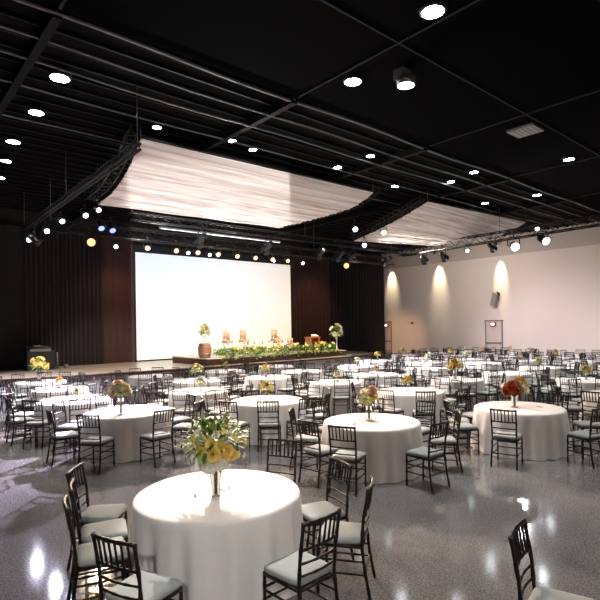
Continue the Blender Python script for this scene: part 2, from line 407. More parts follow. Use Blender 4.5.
# ------------------------------------------------------------------ lights
def spot(loc,target,w,ang,col=(1,.96,.9),blend=.6,r=.06):
    l=bpy.data.lights.new('lamp','SPOT'); l.energy=w; l.spot_size=math.radians(ang); l.spot_blend=blend; l.color=col; l.shadow_soft_size=r
    o=link('light_source',l,None,loc); d=Vector(target)-Vector(loc); o.rotation_euler=d.to_track_quat('-Z','Y').to_euler(); return o
ordn=['first','second','third','fourth','fifth','sixth','seventh','eighth','ninth','tenth','eleventh','twelfth','thirteenth','fourteenth','fifteenth','sixteenth','seventeenth','eighteenth','nineteenth','twentieth','twenty-first','twenty-second','twenty-third','twenty-fourth','twenty-fifth','twenty-sixth']
# downlights: (x,y,diffuser radius)
DL=[(6.3,4.24,.17),(6.95,6.43,.16),(2.72,9.66,.17),(2.77,11.52,.15),(2.77,13.66,.15),(2.93,15.34,.13),(3.11,17.16,.13),(5.06,10.7,.10),(6.84,10.35,.10),(7.61,10.55,.10),(10.38,10.24,.11),(10.37,9.01,.11),(13.3,10.5,.12),(13.98,8.05,.12),(14.32,9.06,.12),(15.01,5.74,.14),(18.32,8.11,.14),(17.94,9.9,.12)]
LW=M_lampW
dproto=None
me_ring=None
ring=MB(); ring.lathe([(1.0,-.02),(1.18,-.02),(1.22,.3),(1.22,1.0),(.0,1.0)],20); me_ring=ring.mesh('housing',M_black)
dif=MB(); dif.lathe([(0,-.06),(.6,-.05),(1.0,0)],20); me_dif=dif.mesh('diffuser',LW)
items=sorted(DL,key=lambda d:lat(d[0],d[1]))
for i,(x,y,r) in enumerate(items):
    z=6.84
    t=empty('downlight',(x,y,z))
    h=link('housing',me_ring,t); r*=.95; h.scale=(r,r,.10); d=link('diffuser',me_dif,t); d.scale=(r,r,r)
    s=MB(); s.tube([(0,0,.09),(0,0,.17)],.02); s.obj('stem',M_black,t)
    tag(t,'round glowing white ceiling lamp, %s from the left of the ceiling lamps'%ordn[i],'ceiling lamp','white ceiling lamps')
    spot((x,y,z-.03),(x,y,0),310,72,(1,.95,.92),.9,r)
# out of frame lamps of the same ceiling grid
for x,y in ((1.5,1.0),(10.5,2.0),(18,3.5),(22.5,6.5),(4,-2),(13,-1.5)):
    spot((x,y,6.8),(x,y,0),330,95,(1,.95,.92),.9,.15)
# suspended near lamp under a junction box
t=empty('pendant_lamp',(7.38,5.55,6.62)); b=MB(); b.lathe([(.15,-.05),(.17,.0),(.16,.09),(0,.09)],20); b.obj('lamp_head',M_grey,t); b=MB(); b.lathe([(0,-.07),(.14,-.045)],20); b.obj('diffuser',LW,t)
b=MB(); b.tube([(.12,0,.05),(.2,0,.15),(.12,0,.3)],.014); b.obj('arm',M_grey,t)
tag(t,'pendant ceiling lamp hung just below the small pale box','ceiling lamp')
spot((7.38,5.55,6.5),(7.38,5.55,0),240,72,(1,.95,.92),.9,.12)
t=empty('junction_box',(7.36,5.62,6.85)); b=MB(); b.box((0,0,-.06),(.22,.22,.16)); b.obj('body',M_grey,t); b=MB(); b.box((0,0,-.145),(.19,.19,.02)); b.obj('cover',M_trimgrey,t)
tag(t,'small pale grey box under the black ceiling above a lamp','junction box')
t=empty('air_vent',(11.95,5.54,6.86)); b=MB(); b.box((0,0,0),(.62,.62,.05)); b.obj('frame',M_grey,t); b=MB()
for k in range(5): b.box((0,-.2+.1*k,-.03),(.5,.05,.02),0)
b.obj('louvres',mat('pale_vent_paint',(.42,.40,.40),.6),t)
tag(t,'square pale grey air vent in the black ceiling','air vent')

# stage lamp head prototype pieces (lens points to local -Z)
hb=MB(); hb.lathe([(0,.16),(.08,.16),(.10,.08),(.10,-.14),(.125,-.16),(.125,-.20),(.105,-.20)],16); ME_head=hb.mesh('body',M_black)
lb=MB(); lb.lathe([(0,-.185),(.105,-.185)],16); 
ME_lensW=lb.mesh('lens',M_lampC); ME_lensA=lb.mesh('lens',M_lampA); ME_lensB=lb.mesh('lens',M_lampB); ME_lensK=lb.mesh('lens',M_black); ME_lensS=lb.mesh('lens',M_soft)
yk=MB(); yk.tube([(-.14,0,-.02),(-.15,0,.14),(-.10,0,.22),(.10,0,.22),(.15,0,.14),(.14,0,-.02)],.016,6); yk.tube([(0,0,.22),(0,0,.34)],.02,6); yk.box((0,0,.36),(.08,.08,.08)); ME_yoke=yk.mesh('yoke',M_black)
bd=MB()
for a in range(4):
    A=a*PI/2; Rz=Matrix.Rotation(A,3,'Z')@Matrix.Rotation(.45,3,'Y'); bd.box(Rz@Vector((0,0,0))+Vector((.14*math.cos(A),.14*math.sin(A),-.26)),(.012,.18,.14),0,0,Matrix.Rotation(A,3,'Z')@Matrix.Rotation(-.35,3,'Y'))
ME_barn=bd.mesh('barn_doors',M_black)
def stage_lamp(loc,target,lens,label,scale=1,barn=False,group=None,cat='stage lamp'):
    loc=Vector(loc); root=empty('stage_lamp',loc); d=Vector(target)-loc
    rz=math.atan2(d.y,d.x); root.rotation_euler=(0,0,rz-PI/2); root.scale=(scale,)*3
    link('yoke',ME_yoke,root)
    pitch=math.atan2(math.hypot(d.x,d.y),-d.z)
    h=link('body',ME_head,root); h.rotation_euler=(pitch,0,0)
    l=link('lens',lens,h)
    if barn: link('barn_doors',ME_barn,h)
    return tag(root,label,cat,group)
AUD=(7,6,.5)
# amber row above the screen
AX=[6.7,8.1,9.05,10.0,10.9,11.75,12.7,13.5]
AX=[7.35,8.75,9.0+.75,10.22,11.0,11.75,12.55,13.3]
AX=[7.3,8.35,9.2,10.05,10.9,11.75,12.6,13.4]
for i,x in enumerate(AX):
    p=(x,TY-.1,TZ-.40)
    stage_lamp(p,(x-3,8,1.0),ME_lensA,'amber stage lamp, %s from the left in the amber row over the screen'%ordn[i],.8,group='amber lamps on the stage truss')
    if i%2==0: spot((x-.05,TY-.35,TZ-.45),(x-4.5,6,.3),700,70,(1,.72,.46),.5,.08)
for x,lbl in ((5.42,'bright amber stage lamp at the left end of the stage truss'),(16.95,'bright amber stage lamp at the right end of the stage truss')):
    stage_lamp((x,TY-.1,TZ-.42),(2.0,0,2.3),ME_lensA,lbl,1.15)
    spot((x-.1,TY-.5,TZ-.5),(x-3,7,.3),800,70,(1,.70,.42),.5,.1)
# white fill lamps low on the stage truss
for i,x in enumerate((6.35,9.0,9.9,12.95,14.55,17.3)):
    stage_lamp((x,TY+.28,TZ-.40),(x-2,6,1),ME_lensW,'small white stage lamp, %s from the left along the stage truss'%ordn[i],.6,group='white lamps on the stage truss')
for i,x in enumerate((8.6,11.4,14.1,15.2,15.9,18.3)):
    stage_lamp((x,14.9,5.28),(x,20,2),ME_lensK,'unlit black spotlight, %s from the left on the slim truss'%ordn[i],1.05,barn=True,group='black spotlights on the slim truss')
for i,(x,y) in enumerate(((5.55,15.9),(5.95,16.05))):
    stage_lamp((x,y-.1,TZ+.05),(x,10,0),ME_lensB,'blue-lit stage lamp, %s of the pair above the amber lamp'%('left' if i==0 else 'right'),.9)
# left truss heads
for i,(x,y,sz) in enumerate(((4.0,17.9,.7),(4.05,16.0,.68),(4.0,14.3,.6),(4.25,13.2,.6),(4.3,12.4,.55),(4.0,17.1,1.0))):
    lens=ME_lensK if i==5 else ME_lensW
    lb_=('large dark unlit spotlight hanging low at the far end of the left truss' if i==5 else 'white moving stage light, %s from the far end of the left truss'%ordn[i])
    stage_lamp((x,y,5.22 if i<5 else 5.1),(4.5,5,.5) if i!=5 else (9,15,1),lens,lb_,sz,group=None if i==5 else 'white heads on the left truss')
    if i<5: spot((x+.05,y-.3,5.1),(x+.2-i*.05,5.5,0),45,60,(.80,.78,1.0),.8,.08)
# right truss heads
for i,(x,y,z,sz,l,tg,lab) in enumerate(((19.6,13.9,5.33,1.1,ME_lensS,(26,17,2.4),'black angled spotlight at the far end of the right truss'),
    (19.6,12.9,5.35,1.1,ME_lensS,(26,14.5,2.4),'black angled spotlight against the beige wall, second from the truss end'),
    (19.6,10.6,5.45,.9,ME_lensS,(26,10.5,2.4),'small black spotlight tilted toward the beige wall'),
    (19.45,9.55,5.32,1.5,ME_lensW,(10,2,1),'large black stage light with glowing white lens on the right truss'),
    (19.75,8.55,5.46,1.4,ME_lensW,(14,1,1),'glowing white stage light at the near end of the right truss'),
    (19.6,11.7,5.42,.7,ME_lensW,(12,4,1),'small white lamp in the middle of the right truss'))):
    stage_lamp((x,y,z),tg,l,lab,sz,barn=(l is ME_lensS))
spot((19.3,9.3,5.2),(10,2,0),350,60,(.95,.95,1),.5,.1)
for y,ty,p in ((13.9,17,330),(12.9,14.5,250),(10.6,10.5,290)):
    spot((19.9,y,5.2),(XR,ty,2.4),p,120,(1,.90,.84),.8,.25)  # wide floods added at the black spotlights to brighten the wall
# lamps on the arched trusses at the canopy corners
for (x,y,z,lab) in ((12.95,12.0,5.65,'white lamp on the arch between the two fabric canopies, lower of two'),(14.6,12.1,5.72,'white lamp under the left arch of the smaller canopy'),(15.2,13.6,5.5,'white lamp at the lower left corner of the smaller canopy'),(21.9,9.7,6.3,'white lamp at the right tip of the smaller canopy')):
    stage_lamp((x,y,z),(4,2,0),ME_lensW,lab,.8)
# accent on the nearest table and washes of the left tables from the stage side
spot((6.84,10.35,6.7),(2.6,4.25,.76),3300,12.5,(1,.90,.84),.5,.05)
for tx,ty,w,a,c in ((3.7,9.3,700,24,(1,.84,.86)),(3.9,13.6,3200,36,(1,.86,.92)),(2.2,10.6,13000,30,(.82,.68,1)),(2.5,13.4,9000,30,(1,.74,.80)),(1.7,8.2,4200,24,(.72,.72,1)),(6.4,8.5,700,24,(1,.84,.78)),(6.2,5.4,700,22,(1,.86,.78)),(5.3,6.9,4500,24,(1,.66,.54)),(8.2,5.6,2600,18,(1,.66,.54)),(9.6,8.4,1600,34,(1,.74,.66)),(8.0,12.5,1500,50,(1,.84,.86)),(12.5,9.5,2600,50,(1,.86,.86)),(17.5,10.5,3500,50,(1,.88,.88)),(21.5,11.5,3500,44,(.96,.9,1))):  # last entries: fill added to brighten the tables farther back
    spot((9.2,15.6,4.9),(tx,ty,.3),w,a,c,.8,.12)
spot((-2.2,-2.4,4.6),(2.5,4.1,.8),420,22,(1,.95,.92),.7,.1)  # unseen fill added behind the camera for the nearest bouquet and cloth
for x in (7.6,10.6,14.0,17.5): spot((x,14.6,5.5),(x,14.2,0),420,100,(1,.90,.88),.9,.12)  # overhead fill added for the dark tables along the stage
# wall washers on the beige wall
for y,w,a in ((13.76,620,30),(17.65,560,38),(21.3,480,38)):
    spot((XR-.52,y,6.45),(XR+.02,y,4.85),w,a,(1,.86,.56),1,.06)
    t=empty('wall_washer',(XR-.52,y,6.55)); b=MB(); b.lathe([(.07,-.1),(.09,.0),(.09,.1),(0,.1)],14); b.obj('body',M_black,t); b=MB(); b.tube([(0,0,.1),(0,0,.44)],.02); b.obj('stem',M_black,t)
    tag(t,'black wall washer lamp lighting the %s glow on the beige wall'%{13.76:'nearest',17.65:'middle',21.3:'farthest'}[y],'wall washer')
# the hall's projector, at the back of the room: a wide rectangular beam that fills the screen and spills on the canopy
pl=bpy.data.lights.new('projector_lamp','SPOT'); pl.energy=7200; pl.spot_size=math.radians(70); pl.spot_blend=.1; pl.shadow_soft_size=.02; pl.color=(1,.96,.93)
po=link('projector_beam',pl); po.matrix_world=Matrix.Translation((-.2,-.22,2.8))@Matrix((rgt,up,-fwd)).transposed().to_4x4()
pl.use_nodes=True; N_=pl.node_tree.nodes; L_=pl.node_tree.links; em=N_['Emission']
tc=N_.new('ShaderNodeTexCoord'); sx=N_.new('ShaderNodeSeparateXYZ'); L_.new(tc.outputs['Normal'],sx.inputs[0])
def mth(op,a,b=None,c=None):
    n=N_.new('ShaderNodeMath'); n.operation=op
    for i,v in enumerate((a,b,c)):
        if v is None: continue
        if isinstance(v,(int,float)): n.inputs[i].default_value=v
        else: L_.new(v,n.inputs[i])
    return n.outputs[0]
def step(v,lo,hi):
    n=N_.new('ShaderNodeMapRange'); n.interpolation_type='SMOOTHSTEP'; n.inputs[1].default_value=lo; n.inputs[2].default_value=hi; L_.new(v,n.inputs[0]); return n.outputs[0]
az=mth('ABSOLUTE',sx.outputs['Z']); hx=mth('DIVIDE',sx.outputs['X'],az); hy=mth('DIVIDE',sx.outputs['Y'],az)
msk=mth('MULTIPLY',mth('MULTIPLY',step(hx,-.332,-.326),step(mth('MULTIPLY',hx,-1.0),.012,.018)),mth('MULTIPLY',step(hy,-.095,-.085),step(mth('MULTIPLY',hy,-1.0),-.33,-.22)))
L_.new(msk,em.inputs['Strength'])
spot((17.1,16.2,4.95),(XR,20.6,1.2),1300,24,(1,.62,.34),1,.1)
# unseen floods added to brighten the canopies, then two small uplights
spot((6.8,16.9,4.5),(7.6,12.4,6.0),600,75,(1,.93,.9),.8,.2)
spot((10.2,16.9,4.5),(9.8,12.4,6.0),800,75,(1,.93,.9),.8,.2)
spot((17.6,17.6,4.6),(18.0,11.6,6.2),2600,52,(1,.88,.78),.8,.1)
spot((17.2,15.6,5.2),(17.0,12.0,6.1),250,50,(1,.88,.72),.7,.05)
spot((19.4,14.2,5.4),(19.2,11.0,6.2),250,40,(1,.86,.66),.7,.05)
# spots with no fixture, added to brighten drapes, fascia and deck
spot((5.2,14.6,5.3),(3.6,17.4,.1),2200,58,(.88,.84,1.0),.9,.1)
spot((8.2,19.0,6.2),(8.2,22,2),160,70,(1,.5,.3),.7,.1)
spot((19.4,18.5,6.2),(19.6,22,2),160,70,(1,.45,.3),.7,.1)
spot((7.0,TY+.1,5.2),(7.6,19.5,.8),700,70,(1,.88,.75),.6,.1)
for x in (11.5,15.5): spot((x,TY-.2,5.2),(x+.4,18.0,1.2),1200,60,(1,.82,.55),.5,.08)

# ------------------------------------------------------------------ chair
def seg(a,b,n): return [Vector(a).lerp(Vector(b),i/n) for i in range(n+1)]
def bamboo(mb,pts,r,n=8):
    P=[];R_=[]
    for i,p in enumerate(pts):
        P.append(p); R_.append(r*(1.28 if i%3==1 else 1.0))
    mb.tube(P,R_,n)
W2=.19
def stile(s):
    K=[(s*.195,-.265,0),(s*.19,-.225,.22),(s*.185,-.20,.45),(s*.186,-.215,.66),(s*.19,-.262,.94)]
    out=[]
    for i in range(4): out+=seg(K[i],K[i+1],4)[:-1]
    return out+[Vector(K[-1])]
def stile_at(s,z):
    P=stile(s)
    for a,b in zip(P,P[1:]):
        if a.z<=z<=b.z: return a.lerp(b,(z-a.z)/(b.z-a.z+1e-9))
    return P[-1]
def cushion_mesh(nu=10):
    b=MB(); prof=[(.0,.0),(.96,.0),(1.0,.012),(1.0,.03),(.96,.042),(.80,.05),(.4,.054),(0,.055)]; n=4*nu; vs=[]
    for r,z in prof:
        for k in range(n):
            a=2*PI*k/n; c,s=math.cos(a),math.sin(a); e=.22
            x=.2*math.copysign(abs(c)**e,c); y=.195*math.copysign(abs(s)**e,s)
            wid=1.0+.06*(y/.2)
            vs.append((x*r*wid,y*r,.452+z))
    fs=[]
    for i in range(len(prof)-1):
        for k in range(n):
            q=(k+1)%n; fs.append((i*n+k,i*n+q,(i+1)*n+q,(i+1)*n+k))
    b.add(vs,fs,0,True); return b
def chair_parts():
    out=[]
    for s in(-1,1):
        m=MB(); bamboo(m,seg((s*.19,.185,0),(s*.19,.18,.45),9),.0125); out.append(('leg',m.mesh('front_leg',M_wood)))
    for s in(-1,1):
        m=MB(); bamboo(m,stile(s),.013); out.append(('back_post',m.mesh('back_post',M_wood)))
    m=MB()
    for a,b in (((-.19,.18),(.19,.18)),((-.185,-.2),(.185,-.2)),((-.19,.18),(-.185,-.2)),((.19,.18),(.185,-.2))): m.tube([(a[0],a[1],.435),(b[0],b[1],.435)],.016,8)
    m.box((0,-.01,.443),(.37,.37,.014)); out.append(('seat_frame',m.mesh('seat_frame',M_wood)))
    def rail(z,r,nm,crown=0):
        a=stile_at(-1,z);b2=stile_at(1,z); m=MB(); P=seg(a,b2,10)
        for i,p in enumerate(P): t=i/10; p.y-=.02*math.sin(PI*t); p.z+=crown*math.sin(PI*t)
        bamboo(m,P,r); out.append((nm,m.mesh(nm,M_wood)))
    rail(.925,.0135,'crest_rail'); rail(.735,.011,'lower_rail'); rail(.63,.009,'lower_rail'); rail(.54,.009,'lower_rail')
    for k in range(6):
        t=(k+1)/7; a=stile_at(-1,.735).lerp(stile_at(1,.735),t); c=stile_at(-1,.925).lerp(stile_at(1,.925),t); o=Vector((0,-.02*math.sin(PI*t),0))
        m=MB(); bamboo(m,seg(a+o,c+o,4),.0085,6); out.append(('spindle',m.mesh('spindle',M_wood)))
    for s in(-1,1):
        for z in(.20,.31):
            m=MB(); bamboo(m,seg((s*.19,.183,z),stile_at(s,z),6),.0085,6); out.append(('stretcher',m.mesh('stretcher',M_wood)))
    for z in(.24,.33):
        m=MB(); bamboo(m,seg((-.19,.183,z),(.19,.183,z),6),.0085,6); out.append(('stretcher',m.mesh('stretcher',M_wood)))
    m=MB(); bamboo(m,seg(stile_at(-1,.22),stile_at(1,.22),6),.0085,6); out.append(('stretcher',m.mesh('stretcher',M_wood)))
    out.append(('seat_cushion',cushion_mesh().mesh('seat_cushion',M_cush)))
    return out
CP=chair_parts()
# distant chair: one light mesh with the same outline
def far_chair(mb=None,M=None):
    m=MB()
    for s in(-1,1):
        m.tube([(s*.19,.185,0),(s*.19,.18,.45)],.0125,4,cap=False); P=stile(s); m.tube([P[0],P[4],P[8],P[12],P[16]],.0135,4)
    def rl(z,r):
        a=stile_at(-1,z);b2=stile_at(1,z); c=(a+b2)/2; c.y-=.02; m.tube([a,c,b2],r,4,cap=False)
    rl(.925,.0125); rl(.735,.010); rl(.63,.008); rl(.54,.008)
    for k in range(6):
        t=(k+1)/7; m.tube([stile_at(-1,.735).lerp(stile_at(1,.735),t),stile_at(-1,.925).lerp(stile_at(1,.925),t)],.007,3,cap=False)
    for s in(-1,1):
        for z in(.20,.31): m.tube([(s*.19,.183,z),stile_at(s,z)],.009,3,cap=False)
    for z in(.24,.33): m.tube([(-.19,.183,z),(.19,.183,z)],.009,3,cap=False)
    m.box((0,-.01,.438),(.39,.40,.03)); 
    c=cushion_mesh(3); m.add(c.v,c.f,1,True)
    return m
FC=far_chair(); ME_far=FC.mesh('far_chair',[M_wood,M_cush])
near_proto=None
def make_chair(x,y,rz,full):
    global near_proto
    if not full:
        return link('banquet_chair',ME_far,None,(x,y,0),rz)
    if near_proto is None:
        near_proto=empty('banquet_chair',(x,y,0),rz)
        for nm,me in CP: link(nm,me,near_proto)
        return near_proto
    c=copy_tree(near_proto); c.location=(x,y,0); c.rotation_euler=(0,0,rz); return c

# ------------------------------------------------------------------ tables
def cloth_mesh(seed,nseg,rows,sc_=1.0):
    rnd=random.Random(seed); b=MB(); vs=[]
    k1=rnd.choice((17,19,21)); p1=rnd.uniform(0,6); p2=rnd.uniform(0,6); p3=rnd.uniform(0,6)
    prof=[(0,.762),(.3,.762),(.6,.762),(.725,.762),(.755,.759),(.771,.750),(.777,.735)]
    rings=[(r,z,0) for r,z in prof]
    for i in range(1,rows+1):
        t=i/rows; rings.append((.777+.05*t,.735-.727*t,t))
    for r,z,t in rings:
        for k in range(nseg):
            a=2*PI*k/nseg; f=t**.7*(.030*math.sin(k1*a+p1+.4*math.sin(3*a+p2))+.014*math.sin(7*a+p2)+.010*math.sin(31*a+p3))
            f=min(f,.03)
            rr_=(r+f)*sc_; vs.append((rr_*math.cos(a),rr_*math.sin(a),z))
    fs=[]
    n=len(rings)
    for i in range(n-1):
        for k in range(nseg):
            q=(k+1)%nseg
            if i==0:
                if k==0: pass
            fs.append((i*nseg+k,(i+1)*nseg+k,(i+1)*nseg+q,i*nseg+q))
    b.add(vs,fs,0,True); return b.mesh('tablecloth',M_cloth)
CL_near=[cloth_mesh(s,192,14) for s in(1,2,3,4)]
CL_far=[cloth_mesh(s,96,4,.90) for s in(5,6,7)]
tt=MB(); tt.lathe([(0,.73),(.755,.73),(.755,.755),(0,.755)],48); ME_top=tt.mesh('tabletop',M_lect)
tl=MB(); tl.tube([(0,0,.73),(.05,0,0)],.02,8); ME_leg=tl.mesh('leg',M_grey)
def make_table(x,y,i,near):
    t=empty('banquet_table',(x,y,0)); me=(CL_near[i%4] if near else CL_far[i%3])
    c=link('tablecloth',me,t,None,(i*2.4)%6.28); c['label']='white floor-length tablecloth'
    if near:
        link('tabletop',ME_top,t)
        for k in range(4):
            a=PI/4+k*PI/2; link('leg',ME_leg,t,(.5*math.cos(a),.5*math.sin(a),0),a)
    return t
# the four table groups nearest the camera, measured off the photograph, then the rest of the floor
TABLES=[(2.53,4.16),(6.2,5.45),(9.07,4.4),(3.74,9.35),
 (6.4,8.5),(9.55,7.2),(12.4,7.75),(12.1,3.6),(14.4,5.2),(9.7,9.8),(12.1,10.4),(14.9,7.6),(17.4,7.7),(14.6,10.3),(11.26,13.0),(13.85,12.9),(7.3,13.1),(7.0,15.55),(4.0,16.55),(3.85,14.15),(3.5,11.7),(6.15,10.95),
 (9.6,15.2),(12.0,15.4),(9.3,12.3)]
HX=2.20; rt=random.Random(5); ca,sa=math.cos(.36),math.sin(.36)
for q in range(-14,16):
    for r_ in range(-14,16):
        u=q*HX*.866; v=r_*HX+(q%2)*HX/2
        x=18+u*ca-v*sa+rt.uniform(-.07,.07); yv=10+u*sa+v*ca+rt.uniform(-.07,.07)
        if x<11 or x>25.3 or not(2.5<yv<15.7) or depth(x,yv)<13.6 or lat(x,yv)>.64 or lat(x,yv)<-.42: continue
        if min(math.hypot(x-a,yv-b_) for a,b_ in TABLES)<2.06: continue
        TABLES.append((x,yv))
order=sorted(range(len(TABLES)),key=lambda i:depth(*TABLES[i]))
bands=[0,7,11.2,14.2,17.2,20.3,23.3,99]
bname=['nearest row','second row','third row','fourth row','fifth row','sixth row','farthest row']
TREF={}
special={0:'nearest table with the tall orange-and-white bouquet',1:'table with the loose yellow bouquet',2:'right-hand table with the rust-red bouquet',3:'left table with the cream bouquet'}
for bi in range(7):
    idx=[i for i in order if bands[bi]<=depth(*TABLES[i])<bands[bi+1] and i>3]
    idx.sort(key=lambda i:lat(*TABLES[i]))
    for j,i in enumerate(idx): TREF[i]='table %s from left, %s'%(ordn[j],bname[bi])
tobjs={}
for n,i in enumerate(order):
    x,y=TABLES[i]; near=depth(x,y)<12
    t=make_table(x,y,i,near)
    if i in special: lab={0:'large white-clothed round table nearest the camera, tall orange-and-white bouquet on it',1:'white-clothed round table with a loose yellow bouquet, mid floor',2:'white-clothed round table with a rust-red bouquet, on the right',3:'white-clothed round table with a cream bouquet, on the left'}[i]
    else: lab='white-clothed round '+TREF[i]
    tag(t,lab,'table','round banquet tables'); tobjs[i]=t

# chairs round each table
CH=[]   # x,y,rz,table,label
def free(x,y,ti,bx,by):
    for c in CH:
        if math.hypot(c[0]-x,c[1]-y)<.375: return False
    for i,(a,b_) in enumerate(TABLES):
        if i!=ti and (math.hypot(a-x,b_-y)<.99 or math.hypot(a-bx,b_-by)<.80): return False
    if x>XR-.45 or y>17.0+max(0,(8.7-x)*.22)-.38: return False
    return True
def seat_at(ti,ang,rail,twist=0,label=None,force=False):
    tx,ty=TABLES[ti]; a=math.radians(ang); r=rail-.245
    x=tx+r*math.cos(a); y=ty+r*math.sin(a); rz=a+PI/2+math.radians(twist)
    if not force and not free(x,y,ti,tx+(rail+.03)*math.cos(a),ty+(rail+.03)*math.sin(a)): return
    CH.append((x,y,rz,ti,label))
def put(ti,x,y,face,label): CH.append((x,y,math.radians(face)-PI/2,ti,label))
put(0,1.48,3.47,22,'dark wooden front-left chair at the nearest table, back to the camera')
put(0,1.48,4.29,-15,'dark wooden chair seen edge-on at the left of the nearest table')
put(0,1.65,4.71,-18,'dark wooden tucked-in chair between two others left of the nearest table')
put(0,1.79,5.17,-38,'dark wooden chair behind-left of the nearest table, three-quarter view')
put(0,2.50,2.96,93,'dark wooden front-right chair at the nearest table, grey seat in view')
put(0,3.22,3.20,125,'dark wooden chair seen side-on right of the nearest table')
put(0,3.42,3.71,168,'dark wooden chair tucked close on the right edge of the nearest table')
put(0,3.62,4.72,205,'dark wooden chair behind the nearest table, its back above the cloth')
def clock(ti,x,y):
    tx,ty=TABLES[ti]; d=Vector((x-tx,y-ty)); a=math.atan2(d.x*rgt.x+d.y*rgt.y, d.x*fwd.x+d.y*fwd.y)   # 0 = away from camera, clockwise
    h=round(a/(2*PI)*12)%12
    return ['twelve','one','two','three','four','five','six','seven','eight','nine','ten','eleven'][h]+" o'clock"
for ang,rail,tw in ((-156,1.36,0),(-96,1.36,4),(-48,1.36,0),(-5,1.35,6),(40,1.3,0),(86,1.3,0),(130,1.3,0),(176,1.32,8)): seat_at(1,ang,rail,tw,None,True)
for ang,rail,tw in ((-163,1.45,-2),(-99,1.45,-6),(-50,1.42,0),(-8,1.3,0),(36,1.3,0),(80,1.3,0),(122,1.32,4),(150,1.36,0)): seat_at(2,ang,rail,tw,None,True)
for ang,rail,tw in ((-137,1.38,-4),(-88,1.38,6),(-44,1.36,-8),(-2,1.3,0),(42,1.3,0),(88,1.3,0),(134,1.36,0),(177,1.34,0)): seat_at(3,ang,rail,tw,None,True)
rnd=random.Random(11)
for i in order:
    if i<4: continue
    off=rnd.uniform(0,40)
    for k in range(10):
        seat_at(i,off+k*36+rnd.uniform(-3,3),rnd.uniform(1.15,1.20) if depth(*TABLES[i])>13 else rnd.uniform(1.28,1.4),rnd.uniform(-8,8))
# stray chair lower right corner, its table out of the picture
CH.append((3.40,1.39,math.radians(-77)-PI/2,None,'dark wooden chair alone in the lower right corner, back turned half away'))
def visible(x,y): return depth(x,y)>1.5 and abs(lat(x,y))<.66
vis=[c for c in CH if visible(c[0],c[1])]
vis.sort(key=lambda c:depth(c[0],c[1]))
from collections import Counter
if 0: print(sorted(Counter(c[3] for c in vis if c[3] is not None).values()))
print('tables',len(TABLES),'chairs',len(CH),'visible',len(vis))
NMAX=300
short={0:'nearest table',1:'yellow-bouquet table',2:'rust-red-bouquet table on the right',3:'cream-bouquet table on the left'}
seen={}
for c in vis[:NMAX]:
    x,y,rz,ti,lab=c; D=depth(x,y)
    o=make_chair(x,y,rz,D<10.8)
    if lab is None:
        ck=clock(ti,x,y); hs=['twelve','one','two','three','four','five','six','seven','eight','nine','ten','eleven']
        key=(ti,ck)
        if key in seen:
            h=hs.index(ck.split()[0])
            for dh in (1,-1,2,-2):
                k2=hs[(h+dh)%12]+" o'clock"
                if (ti,k2) not in seen: ck=k2; break
        seen[(ti,ck)]=1
        lab='dark wooden chair at %s, %s'%(ck,('of the '+short[ti]) if ti in short else TREF[ti])
    tag(o,lab,'chair','banquet chairs')
rest=vis[NMAX:]
if rest:
    m=MB()
    for x,y,rz,ti,lab in rest:
        Mx=Matrix.Translation((x,y,0))@Matrix.Rotation(rz,4,'Z')
        o0=len(m.v); m.v+=[tuple(Mx@Vector(v)) for v in FC.v]; m.f+=[tuple(i+o0 for i in f) for f in FC.f]; m.m+=FC.m; m.sm+=FC.sm
    tag(m.obj('banquet_chairs',[M_wood,M_cush]),'dense crowd of distant dark chairs along the foot of the beige wall','chairs','banquet chairs','stuff')

# ------------------------------------------------------------------ flowers
def rose(seed=0):
    b=MB(); rnd=random.Random(seed)
    for ring,(n,r,tilt,sz) in enumerate(((3,.010,.15,.030),(5,.020,.45,.036),(6,.030,.85,.042),(7,.036,1.2,.044))):
        for k in range(n):
            a=2*PI*k/n+ring*.6+rnd.uniform(-.15,.15); Rz=Matrix.Rotation(a,3,'Z'); Ry=Matrix.Rotation(tilt,3,'Y')
            vs=[];
            for u in range(4):
                for v in range(4):
                    s=(v/3-.5); t=u/3; w=sz*(.5+.7*math.sin(PI*(.15+.75*t)))
                    p=Vector((-.35*s*s*sz*2+.006*math.sin(3*t),s*w*1.3,t*sz*1.25))
                    if u==3: p.x+=.006
                    vs.append(Rz@(Ry@p+Vector((r*.5,0,0))))
            b.add(vs,[(u*4+v,u*4+v+1,u*4+v+5,u*4+v+4) for u in range(3) for v in range(3)],0,True)
    return b
def hydrangea(seed=0,n=130,R=.078):
    b=MB(); rnd=random.Random(seed)
    for k in range(n):
        z=1-2*(k+.5)/n
        if z<-.55: continue
        a=k*2.39996; q=math.sqrt(1-z*z); d=Vector((q*math.cos(a),q*math.sin(a),z)); c=d*R*rnd.uniform(.86,1.1)
        t1=d.orthogonal().normalized(); t2=d.cross(t1); ph=rnd.uniform(0,2)
        for j in range(4):
            e=t1*math.cos(ph+j*PI/2)+t2*math.sin(ph+j*PI/2); f=d.cross(e); s=.021
            b.add([c,c+(e*.5+f*.5)*s+d*.004,c+e*s*1.1+d*.009,c+(e*.5-f*.5)*s+d*.004],[(0,1,2,3)],0,False)
    return b
def lily(seed=0,n=6,L=.055):
    b=MB(); rnd=random.Random(seed)
    for k in range(n):
        a=2*PI*k/n; Rz=Matrix.Rotation(a,3,'Z'); vs=[]
        for u in range(5):
            t=u/4; w=L*.32*math.sin(PI*(.08+.9*t))
            for s in(-1,0,1): vs.append(Rz@Vector((L*t,s*w,.3*L*math.sin(PI*t*.8)-(.006 if s==0 else 0))))
        b.add(vs,[(u*3+v,u*3+v+1,u*3+v+4,u*3+v+3) for u in range(4) for v in range(2)],0,True)
    b.lathe([(0,.02),(.008,.012),(.01,0)],6)
    return b
